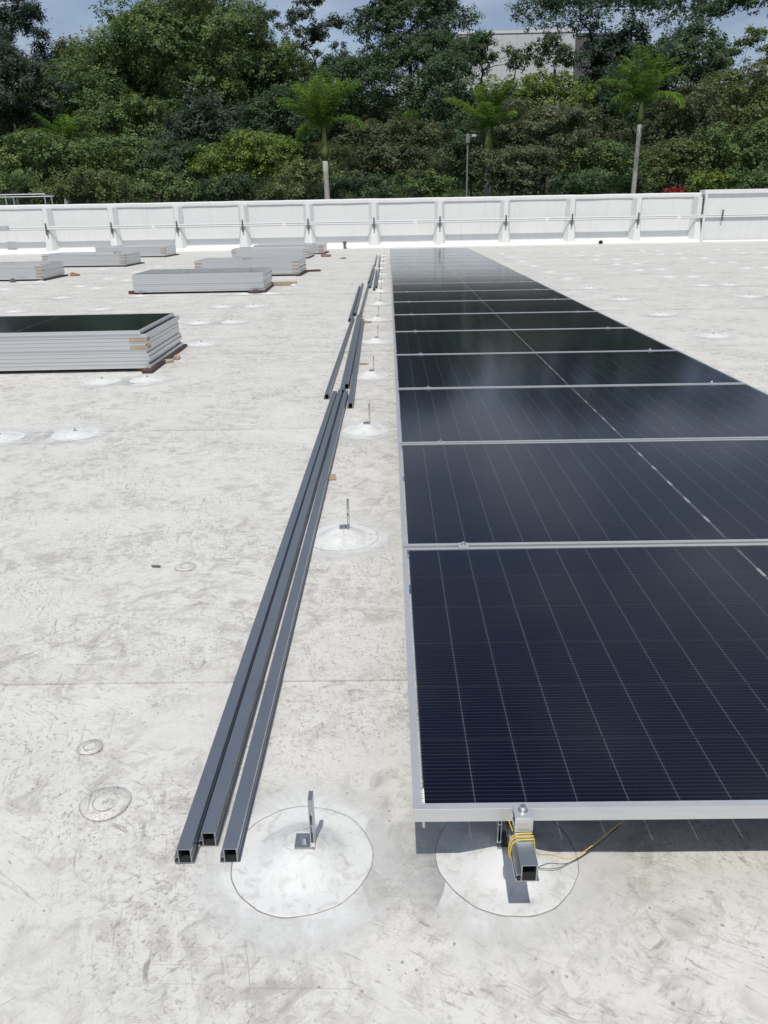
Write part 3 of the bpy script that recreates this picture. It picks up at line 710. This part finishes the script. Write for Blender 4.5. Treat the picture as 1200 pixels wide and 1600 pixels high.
def make_crown(name, style, lobes, nleaf, ll, rs, droop=.25, aspect=.30):
    sub = []                                     # each head carries knobs of its own
    for c, r in lobes:
        for k in range(11 if style not in ('sparse', 'pine') else 5):
            d = unit(rs.normal(size=3)); d[2] = abs(d[2]) if rs.uniform() < .72 else d[2]
            q = rs.uniform(.26, .46); sub.append((c + d*r*rs.uniform(.62, .95), r*q*np.array([1, 1, .8]), d, rs.uniform(-.14, .14)))
    vol = np.array([(r[0]*r[1]*r[2])**(2/3) for c, r, d, t_ in sub]); w = vol/vol.sum()
    per = 10; ns = max(20, nleaf//per)
    li = rs.choice(len(sub), ns, p=w)
    C = np.array([q[0] for q in sub])[li]; R = np.array([q[1] for q in sub])[li]; D = np.array([q[2] for q in sub])[li]
    d = unit(rs.normal(size=(ns, 3)) + D*.55 + np.array([0, 0, .30]))
    rad = 1 - .40*rs.uniform(size=ns)**2 + .07*rs.normal(size=ns)
    ctr = C + d*R*rad[:, None]
    out = unit(d*.6 + D*.4)
    stint = rs.uniform(.2, .7, ns) + .14*rs.normal(size=ns)
    ltint = np.array([q[3] for q in sub])[li]
    base = np.repeat(ctr, per, 0) + rs.normal(size=(ns*per, 3))*(ll*.7)
    o = np.repeat(out, per, 0); n = len(base)
    nr = unit(o*.9 + np.array([0, 0, .55]) + rs.normal(size=o.shape)*.27)
    dr = unit(np.cross(nr, rs.normal(size=o.shape)) + o*.3 + np.array([0, 0, -droop]))
    ln = ll*rs.uniform(.65, 1.35, n); tint = np.repeat(stint+ltint, per) + rs.normal(size=n)*.08
    return leaves_mesh(name, base, dr, ln, ln*aspect, tint, rs, nr)
def limbs(b, base, fork, lobes, r0, rs, k):
    """trunk from base to fork, then limbs to a choice of lobes"""
    H = np.linalg.norm(fork-base); pts = [base + (fork-base)*t + np.array([math.sin(t*3+r0)*.02*H, math.cos(t*2.3)*.02*H, 0]) for t in np.linspace(0, 1, 6)]
    b.tube(pts, list(np.linspace(r0, r0*.62, 6)), 8)
    idx = rs.permutation(len(lobes))[:k]; nodes = [(pts[-1], r0*.55), (pts[-2], r0*.6)]
    for i in sorted(idx, key=lambda i: np.linalg.norm(lobes[i][0]-fork)):
        tgt = lobes[i][0]; s0, rr_ = min(nodes, key=lambda q: np.linalg.norm(q[0]-tgt) + (0 if q[0][2] < tgt[2] else 3))
        d = tgt - s0; Ld = np.linalg.norm(d)
        if Ld < .2: continue
        mid = [s0 + d*t + np.array([rs.normal()*.05*Ld, rs.normal()*.05*Ld, math.sin(t*math.pi)*.10*Ld*(-1 if rs.uniform() < .3 else 1)]) for t in (.33, .66)]
        rad = [rr_*.75, rr_*.58, rr_*.42, rr_*.22]; b.tube([s0, mid[0], mid[1], tgt], rad, 6, False); nodes.append((mid[0], rad[1])); nodes.append((mid[1], rad[2]))
        for q in range(2):
            e = tgt + lobes[i][1]*unit(rs.normal(size=3))*.8; b.tube([mid[1], (mid[1]+e)/2 + rs.normal(size=3)*.04*Ld, e], [rad[2]*.7, rad[2]*.45, rad[2]*.15], 5, False)
LEAVES = 0
def tree(name, label, cx, cy, rx, rz, Y, style, col, nl=1.0, lobes=None, group='trees beyond the parapet', bark=None, trunkx=None, ll=None, droop=.25, aspect=.40, cat='tree', seed=0, depth=None, forky=None):
    global LEAVES
    rs = np.random.RandomState(int(cx*13+cy*7+seed) % 99991); s = mpp(Y)
    c = at(cx, cy, Y); RX, RZ = rx*s, rz*s; RY = depth if depth else min(RX, max(RZ, RX*.7))
    tx = at(trunkx if trunkx is not None else cx, cy, Y)[0]; g = gz(tx, Y)
    t = thing(name, label, cat, (tx, Y, g), 0, group)
    off = np.array([c[0]-tx, 0, c[2]-g])
    lb = lobes_for(style, RX, RY, RZ, rs, lobes if lobes else (15 if style != 'pine' else 46))
    lb = [(p+off, r) for p, r in lb]
    ll = ll if ll else max(.11, (.0022 if style in ('umbrella', 'sparse') else .0027)*(Y+1.2))
    area = math.pi*rx*rz*(768/1200)**2; lp = (ll/(mpp(Y)*1200/768))**2*aspect*.5
    n = int(min(75000, area*2.4*nl/max(lp, .40)))
    LEAVES += n
    ob('crown', make_crown('crown', style, lb, n, ll, rs, droop, aspect), LM[col], t)
    b = MB(); fk = off + np.array([0, 0, -RZ*(.55 if style in ('umbrella', 'sparse') else .35)])
    if forky is not None: fk = np.array([at(trunkx or cx, forky, Y)[0]-tx, 0, at(trunkx or cx, forky, Y)[2]-g])
    H = max(fk[2], 1.0)
    limbs(b, np.array([0, 0, -.4]), fk, lb, max(.07, .018*(H+RX)), rs, len(lb) if style in ('umbrella', 'sparse') else max(5, len(lb)//3))
    ob('trunk', b.mesh('trunk', True), bark or BARK, t)
    return t
# back row, against the sky
tree('pine_tree', 'dark tufted conifer at the top left corner against the sky', 20, 90, 110, 165, 84, 'pine', 'pine', 3.0, lobes=100, aspect=.22, bark=BARKD)
tree('broadleaf_tree', 'blue grey leafy tree below the conifer at the left edge', 22, 165, 66, 84, 62, 'round', 'blue', 1.6, lobes=18)
tree('broadleaf_tree', 'small dull far tree in the sky gap right of the conifer', 122, 112, 46, 42, 104, 'round', 'brown', 1.0)
tree('broadleaf_tree', 'huge domed dark green tree filling the left centre skyline', 300, 118, 166, 116, 78, 'round', 'green', 1.5, lobes=26, depth=9)
tree('broadleaf_tree', 'sloping dark crown on the right shoulder of the huge domed tree', 428, 160, 62, 84, 82, 'round', 'green', 1.1, lobes=18)
tree('broadleaf_tree', 'thin airy tree with bare dark limbs against the sky left of centre', 462, 30, 74, 60, 98, 'sparse', 'blue', .55, lobes=46, trunkx=492, bark=BARKD, forky=95)
tree('spreading_tree', 'tall flat topped tree with visible limbs against the sky at centre', 650, 44, 96, 50, 90, 'umbrella', 'deep', 1.15, lobes=60, trunkx=640, bark=BARKD, forky=85)
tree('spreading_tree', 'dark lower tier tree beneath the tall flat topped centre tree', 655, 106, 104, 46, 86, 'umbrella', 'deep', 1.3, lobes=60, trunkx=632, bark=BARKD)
tree('spreading_tree', 'small umbrella tree before the left part of the pale building', 750, 94, 58, 32, 80, 'umbrella', 'deep', .7, lobes=36, trunkx=752, bark=BARKD, forky=124)
tree('spreading_tree', 'small umbrella tree before the right part of the pale building', 850, 96, 54, 30, 82, 'umbrella', 'deep', .7, lobes=36, trunkx=802, bark=BARKD, forky=128)
tree('spreading_tree', 'wide lacy umbrella tree spreading over the dark building wing', 962, 22, 146, 58, 88, 'umbrella', 'deep', .72, lobes=80, trunkx=930, bark=BARKD, forky=88)
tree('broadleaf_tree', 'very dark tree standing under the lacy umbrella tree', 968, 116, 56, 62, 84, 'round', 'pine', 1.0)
tree('spreading_tree', 'umbrella crown cut by the top right corner', 1190, 14, 88, 36, 76, 'umbrella', 'deep', .9, lobes=46, trunkx=1250, bark=BARKD, forky=60)
tree('spreading_tree', 'small airy crown at the right edge below the corner umbrella crown', 1190, 86, 56, 40, 92, 'sparse', 'green', .7, lobes=26, trunkx=1200, bark=BARKD)
tree('broadleaf_tree', 'dense dark round tree on the right skyline', 1062, 122, 82, 72, 72, 'round', 'deep', 1.15, lobes=20)
tree('broadleaf_tree', 'olive tree sloping down to the right edge below the dense dark one', 1150, 190, 80, 76, 66, 'round', 'olive', 1.0, lobes=18)
tree('broadleaf_tree', 'deep green crown rising behind the middle of the huge domed tree', 295, 98, 112, 80, 92, 'round', 'deep', 1.2, lobes=22)
tree('broadleaf_tree', 'left shoulder crown of the huge domed tree stepping down to the sky gap', 190, 130, 62, 62, 80, 'round', 'green', 1.1, lobes=15)
# filling rows
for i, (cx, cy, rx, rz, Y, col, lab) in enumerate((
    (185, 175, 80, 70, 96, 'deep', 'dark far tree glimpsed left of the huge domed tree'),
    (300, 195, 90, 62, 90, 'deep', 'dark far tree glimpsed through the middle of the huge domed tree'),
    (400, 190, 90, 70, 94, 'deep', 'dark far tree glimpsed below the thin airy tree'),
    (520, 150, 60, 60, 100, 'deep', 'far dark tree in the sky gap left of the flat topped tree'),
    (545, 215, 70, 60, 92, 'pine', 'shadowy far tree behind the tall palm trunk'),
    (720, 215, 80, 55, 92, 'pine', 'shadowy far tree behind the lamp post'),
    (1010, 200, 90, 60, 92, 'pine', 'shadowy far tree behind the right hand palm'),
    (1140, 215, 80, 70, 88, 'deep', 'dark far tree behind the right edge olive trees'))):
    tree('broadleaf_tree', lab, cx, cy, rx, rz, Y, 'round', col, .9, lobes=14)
for i, (cx, cy, rx, rz, Y, col, lab) in enumerate((
    (100, 175, 80, 62, 72, 'green', 'green tree between the conifer and the huge domed tree'),
    (210, 215, 86, 66, 68, 'green', 'green tree low in front of the huge domed tree, left of its middle'),
    (330, 215, 86, 60, 66, 'blue', 'dull drooping tree under the middle of the huge domed tree'),
    (440, 205, 66, 58, 64, 'deep', 'dark drooping tree left of the tall palm'),
    (560, 165, 62, 70, 74, 'deep', 'dark tree right of the tall palm'),
    (690, 175, 62, 72, 72, 'deep', 'deep green tree before the left end of the pale building'),
    (860, 165, 66, 40, 66, 'yellow', 'yellowish bright tree below the pale building'),
    (800, 195, 62, 56, 70, 'deep', 'dark green tree behind the short bright palm'),
    (945, 195, 66, 70, 68, 'deep', 'dark tree left of the right hand palm'),
    (1070, 205, 70, 62, 62, 'brown', 'brownish olive tree right of the right hand palm'))):
    tree('broadleaf_tree', lab, cx, cy, rx, rz, Y, 'round', col, 1.0, lobes=15, droop=.45 if col == 'blue' else .25)
# nearer, lower row
for i, (cx, cy, rx, rz, Y, col, st, lab) in enumerate((
    (60, 262, 96, 44, 54, 'green', 'round', 'low leafy tree at the far left under the small palm'),
    (175, 262, 90, 40, 56, 'green', 'layered', 'low spreading tree right of the small left palm'),
    (290, 268, 76, 40, 54, 'deep', 'round', 'low dark shrub tree at left centre'),
    (385, 258, 88, 52, 52, 'yellow', 'layered', 'tiered yellow green tree left of the tall palm trunk'),
    (480, 280, 52, 28, 49, 'olive', 'layered', 'low olive shrub at the foot of the tall palm'),
    (612, 248, 92, 64, 53, 'brown', 'layered', 'brownish tiered tree right of the tall palm trunk'),
    (736, 250, 46, 66, 62, 'deep', 'round', 'dark tree behind the lamp post'),
    (850, 222, 106, 62, 54, 'brown', 'layered', 'wide brownish tiered tree right of the lamp post'),
    (800, 268, 60, 46, 50, 'brown', 'layered', 'low brownish tree just right of the lamp post'),
    (930, 262, 66, 46, 52, 'green', 'layered', 'low olive tree left of the right hand palm trunk'),
    (1050, 258, 66, 44, 52, 'olive', 'layered', 'low olive tree right of the right hand palm trunk'),
    (1150, 252, 76, 48, 51, 'green', 'round', 'low olive tree near the right edge'))):
    tree('broadleaf_tree', lab, cx, cy, rx, rz, Y, st, col, 1.0, lobes=16)
for i, (cx, cy, rx, rz, Y, col, lab) in enumerate((
    (25, 300, 60, 24, 45, 'green', 'green shrub behind the guard rail at left'),
    (140, 298, 70, 26, 45, 'olive', 'olive green shrub behind the parapet right of the guard rail'),
    (250, 300, 70, 24, 46, 'green', 'green shrub behind the parapet at left centre'),
    (360, 300, 62, 22, 47, 'deep', 'dark shrub behind the parapet below the tiered yellow tree'),
    (455, 306, 56, 18, 46, 'olive', 'olive shrub behind the parapet left of the tall palm trunk'),
    (560, 300, 58, 22, 47, 'deep', 'dark shrub behind the parapet right of the tall palm trunk'),
    (660, 298, 54, 24, 48, 'green', 'green shrub behind the parapet left of the lamp post'),
    (905, 296, 56, 22, 48, 'deep', 'dark shrub behind the parapet below the wide tiered tree'),
    (985, 296, 40, 18, 47, 'green', 'green shrub behind the parapet at the right hand palm foot'),
    (1105, 290, 40, 16, 46, 'yellow', 'light green shrub behind the parapet right of the red blossoms'),
    (1178, 290, 40, 18, 46, 'green', 'green shrub behind the parapet at the right edge'))):
    tree('shrub', lab, cx, cy, rx, rz, Y, 'round', col, 1.0, lobes=14, group='shrubs behind the parapet', cat='shrub')
tree('shrub', 'red flowering shrub peeking over the parapet at right', 1050, 301, 24, 5, 44, 'round', 'red', .7, lobes=16, group='shrubs behind the parapet', cat='shrub', ll=.13)

def undergrowth():
    rs = np.random.RandomState(5); n = 46000
    c = np.stack([rs.uniform(-34, 36, 900), rs.uniform(44, 84, 900)], 1); li = rs.randint(0, 900, n)
    x = c[li, 0] + rs.normal(size=n)*.9; y = c[li, 1] + rs.normal(size=n)*.9
    z = np.array([gz(a, b_) for a, b_ in zip(x, y)]) + np.abs(rs.normal(size=n))*.7*(.4+rs.uniform(size=900)[li])
    d = unit(rs.normal(size=(n, 3))*.8 + np.array([0, 0, .4])); nr = unit(rs.normal(size=(n, 3))*.6 + np.array([0, -.3, .8]))
    ln = rs.uniform(.16, .34, n)
    tag(ob('undergrowth', leaves_mesh('undergrowth', np.stack([x, y, z], 1), d, ln, ln*.32, rs.uniform(.1, .7, 900)[li] + rs.normal(size=n)*.12, rs, nr), LM['deep']), 'low leafy undergrowth covering the slope under the trees', 'undergrowth', kind='stuff')
undergrowth()
def palm(label, px, ytop, ybase, Y, frond_px, nf, tr=.19, seed=1, shaft=45, lean=0.0, upright=.5):
    rs = np.random.RandomState(seed); s = mpp(Y); hub = at(px, ytop, Y); base = at(px+lean, ybase, Y); g = gz(base[0], Y)
    t = thing('palm_tree', label, 'palm tree', (base[0], Y, g), 0, 'palms behind the parapet')
    h = hub - np.array([base[0], Y, g]); sh = shaft*s
    b0 = h - np.array([0, 0, sh]); b = MB()
    k = 16; pts = [b0*t_ for t_ in np.linspace(0, 1, k)]; b.tube(pts, [tr*(1.15-.3*i/k)*(1+.03*(i % 2)) for i in range(k)], 10)
    ob('trunk', b.mesh('trunk', True), PTRUNK, t)
    b = MB(); b.tube([b0, b0+np.array([0, 0, sh*.3]), b0+np.array([0, 0, sh*.8]), h+np.array([0, 0, .1])], [tr*.95, tr*1.1, tr*.7, tr*.35], 10); ob('crownshaft', b.mesh('crownshaft', True), SHAFT, t)
    Lf = frond_px*s
    for f in range(nf):
        az = 2*math.pi*(f/nf) + rs.uniform(-.25, .25)*1.5; lift = .35 + rs.uniform(0, 1.0)*upright*2.0
        lift = min(1.45, lift)
        hd = np.array([math.cos(az), math.sin(az), 0]); n = 12; ptsf = []; L_ = Lf*rs.uniform(.85, 1.12)
        p = h.copy(); ang = lift
        for i in range(n+1):
            ptsf.append(p.copy()); p = p + (hd*math.cos(ang) + np.array([0, 0, 1])*math.sin(ang))*L_/n; ang -= (.05+.15*(i/n))*(1.2 if lift < .7 else .75)
        P = np.array(ptsf); bb = []; dd = []; ln = []; m_ = 80
        side = np.array([-math.sin(az), math.cos(az), 0])
        for q in range(m_):
            u = .10 + .90*q/m_; x = u*n; i = min(int(x), n-1); c = P[i] + (P[i+1]-P[i])*(x-i); tg = unit(P[i+1]-P[i])
            up = np.cross(side, tg); up = up if up[2] > 0 else -up
            for sg in (-1, 1):
                bb.append(c); dd.append(unit(side*sg*.75 + tg*.60 + up*rs.uniform(-.20, .35) + np.array([0, 0, -.25-.25*u]) + rs.normal(size=3)*.10)); ln.append(L_*.27*math.sin(math.pi*(.12+.83*u))**.7*rs.uniform(.85, 1.1))
        for i in range(n):                                    # rachis as slim leaves along the spine
            bb.append(P[i]); dd.append(unit(P[i+1]-P[i])); ln.append(L_/n*1.1)
        bb, dd, ln = np.array(bb), np.array(dd), np.array(ln); wd = np.full(len(ln), .035*max(1, Y/50)); wd[:-n] = np.maximum(.026, ln[:-n]*.036)
        tint = rs.uniform(.25, .8) + rs.normal(size=len(ln))*.10
        ob('frond', leaves_mesh('frond', bb, dd, ln, wd, tint, rs), LM['palm'], t)
palm('tall palm with pale trunk and bright upright fronds left of centre', 506, 200, 325, 43, 84, 15, .155, 3, 44, 10, .74)
palm('tall palm with white ringed trunk at right', 1003, 158, 325, 44, 74, 15, .135, 5, 30, -16, .66)
palm('bright palm crown right of the lamp post', 764, 200, 320, 52, 72, 12, .24, 8, 34, 0, .75)
palm('small palm with yellow green tip fronds at the left', 100, 232, 320, 60, 56, 12, .2, 11, 26, 0, .66)
palm('low palm tuft half hidden behind the brownish tiered tree', 640, 212, 320, 56, 40, 12, .18, 13, 20, 0, .7)

# lamp post
lp = at(731, 208, 42); lg = gz(lp[0], 42)
t = thing('lamp_post', 'slim grey lamp post with small floodlight behind the parapet', 'lamp post', (lp[0], 42, lg)); H = lp[2]-lg
LPM = simple('lamp_post_grey', (.22, .23, .22), .6, .3)
ob('pole', MB().tube([(0, 0, 0), (0, 0, H*.5), (0, 0, H)], [.06, .052, .042], 10), LPM, t)
ob('arm', MB().tube([(0, 0, H-.25), (.20, -.02, H-.17), (.28, -.05, H-.15)], .022, 6), LPM, t)
bev(ob('lamp_head', MB().box(.20, .42, -.16, .02, H-.20, H-.08), simple('lamp_head', (.45, .46, .46), .4), t), .03)
bev(ob('junction_box', MB().box(-.10, .08, -.11, -.06, H-.45, H-.05), LPM, t), .01)
ob('crossarm', MB().box(-.02, .75, -.03, .03, H*.60, H*.60+.04), LPM, t)

# ------------------------------------------------------------------ building beyond the trees
YB = 100.0; s = mpp(YB); xl, xr = at(716, 100, YB)[0], at(897, 100, YB)[0]; zt = at(800, 52, YB)[2]
bd = thing('industrial_building', 'pale panelled building standing behind the umbrella trees', 'building', (xl, YB, 0))
CLAD = simple('pale_cladding', (.62, .65, .67), .55, var=.06, sc=.4); GREY = simple('grey_cladding', (.115, .118, .125), .6, var=.08, sc=.4); WIN = simple('dark_window', (.02, .022, .025), .15, var=.1)
Wd = xr-xl; npn = 8; pw = Wd/npn; z0 = 4
ob('wall', MB().box(0.02, Wd-.02, .08, 22, z0, zt-.1), CLAD, bd)
for r in range(2):
    za, zb = (z0, zt-9.0) if r == 0 else (zt-8.97, zt)
    pmsh = MB().box(.02, pw-.02, 0, .10, za, zb).mesh('facade_panel')
    for k in range(npn): ob('facade_panel', pmsh, CLAD, bd, (k*pw, 0, 0))
ob('coping', MB().box(-.1, Wd+.05, -.08, 22.1, zt+.002, zt+.28), simple('white_coping', (.75, .75, .74), .5), bd)
def window(px0, px1, py0, py1):
    a, c = at(px0, py1, YB), at(px1, py0, YB)
    w = ob('window', MB().box(a[0]-xl, c[0]-xl, -.06, .05, a[2], c[2]), WIN, bd); ob('sill', MB().box(a[0]-xl-.1, c[0]-xl+.1, -.16, -.06, a[2]-.12, a[2]), CLAD, w)
window(864, 869, 108, 126)
an = thing('building_annex', 'low pale annex left of the panelled building, half hidden by trees', 'building', (at(622, 140, YB)[0], YB+.5, 0))
xa = at(622, 140, YB)[0]; wa = xl-xa-.1; za = at(680, 118, YB)[2]
ob('wall', MB().box(.02, wa-.02, .08, 14, z0, za-.05), CLAD, an); ob('coping', MB().box(-.05, wa, -.06, 14, za+.002, za+.2), CLAD, an)
am = MB().box(.02, wa/5-.02, 0, .10, z0, za).mesh('facade_panel')
for k in range(5): ob('facade_panel', am, CLAD, an, (k*wa/5, 0, 0))
a_, c_ = at(636, 164, YB), at(654, 142, YB)
w_ = ob('window', MB().box(a_[0]-xa, c_[0]-xa, -.06, .05, a_[2], c_[2]), WIN, an); ob('sill', MB().box(a_[0]-xa-.1, c_[0]-xa+.1, -.16, -.06, a_[2]-.12, a_[2]), CLAD, w_)
wg = thing('building_wing', 'dark grey clad wing right of the pale building', 'building', (xr, YB+1.5, 0))
xw = at(990, 100, YB)[0]-xr; zw = at(950, 55, YB+1.5)[2]
ob('wall', MB().box(.05, xw-.02, .08, 20, z0, zw-.1), GREY, wg)
nw = 6; wm = MB().box(.02, xw/nw-.02, 0, .10, z0, zw).mesh('facade_panel')
for k in range(nw): ob('facade_panel', wm, GREY, wg, (.05+k*xw/nw, 0, 0))
ob('coping', MB().box(.05, xw+.1, -.08, 20, zw+.002, zw+.25), GREY, wg)
open('/tmp/leaves.txt', 'w').write(str(LEAVES)) if False else None
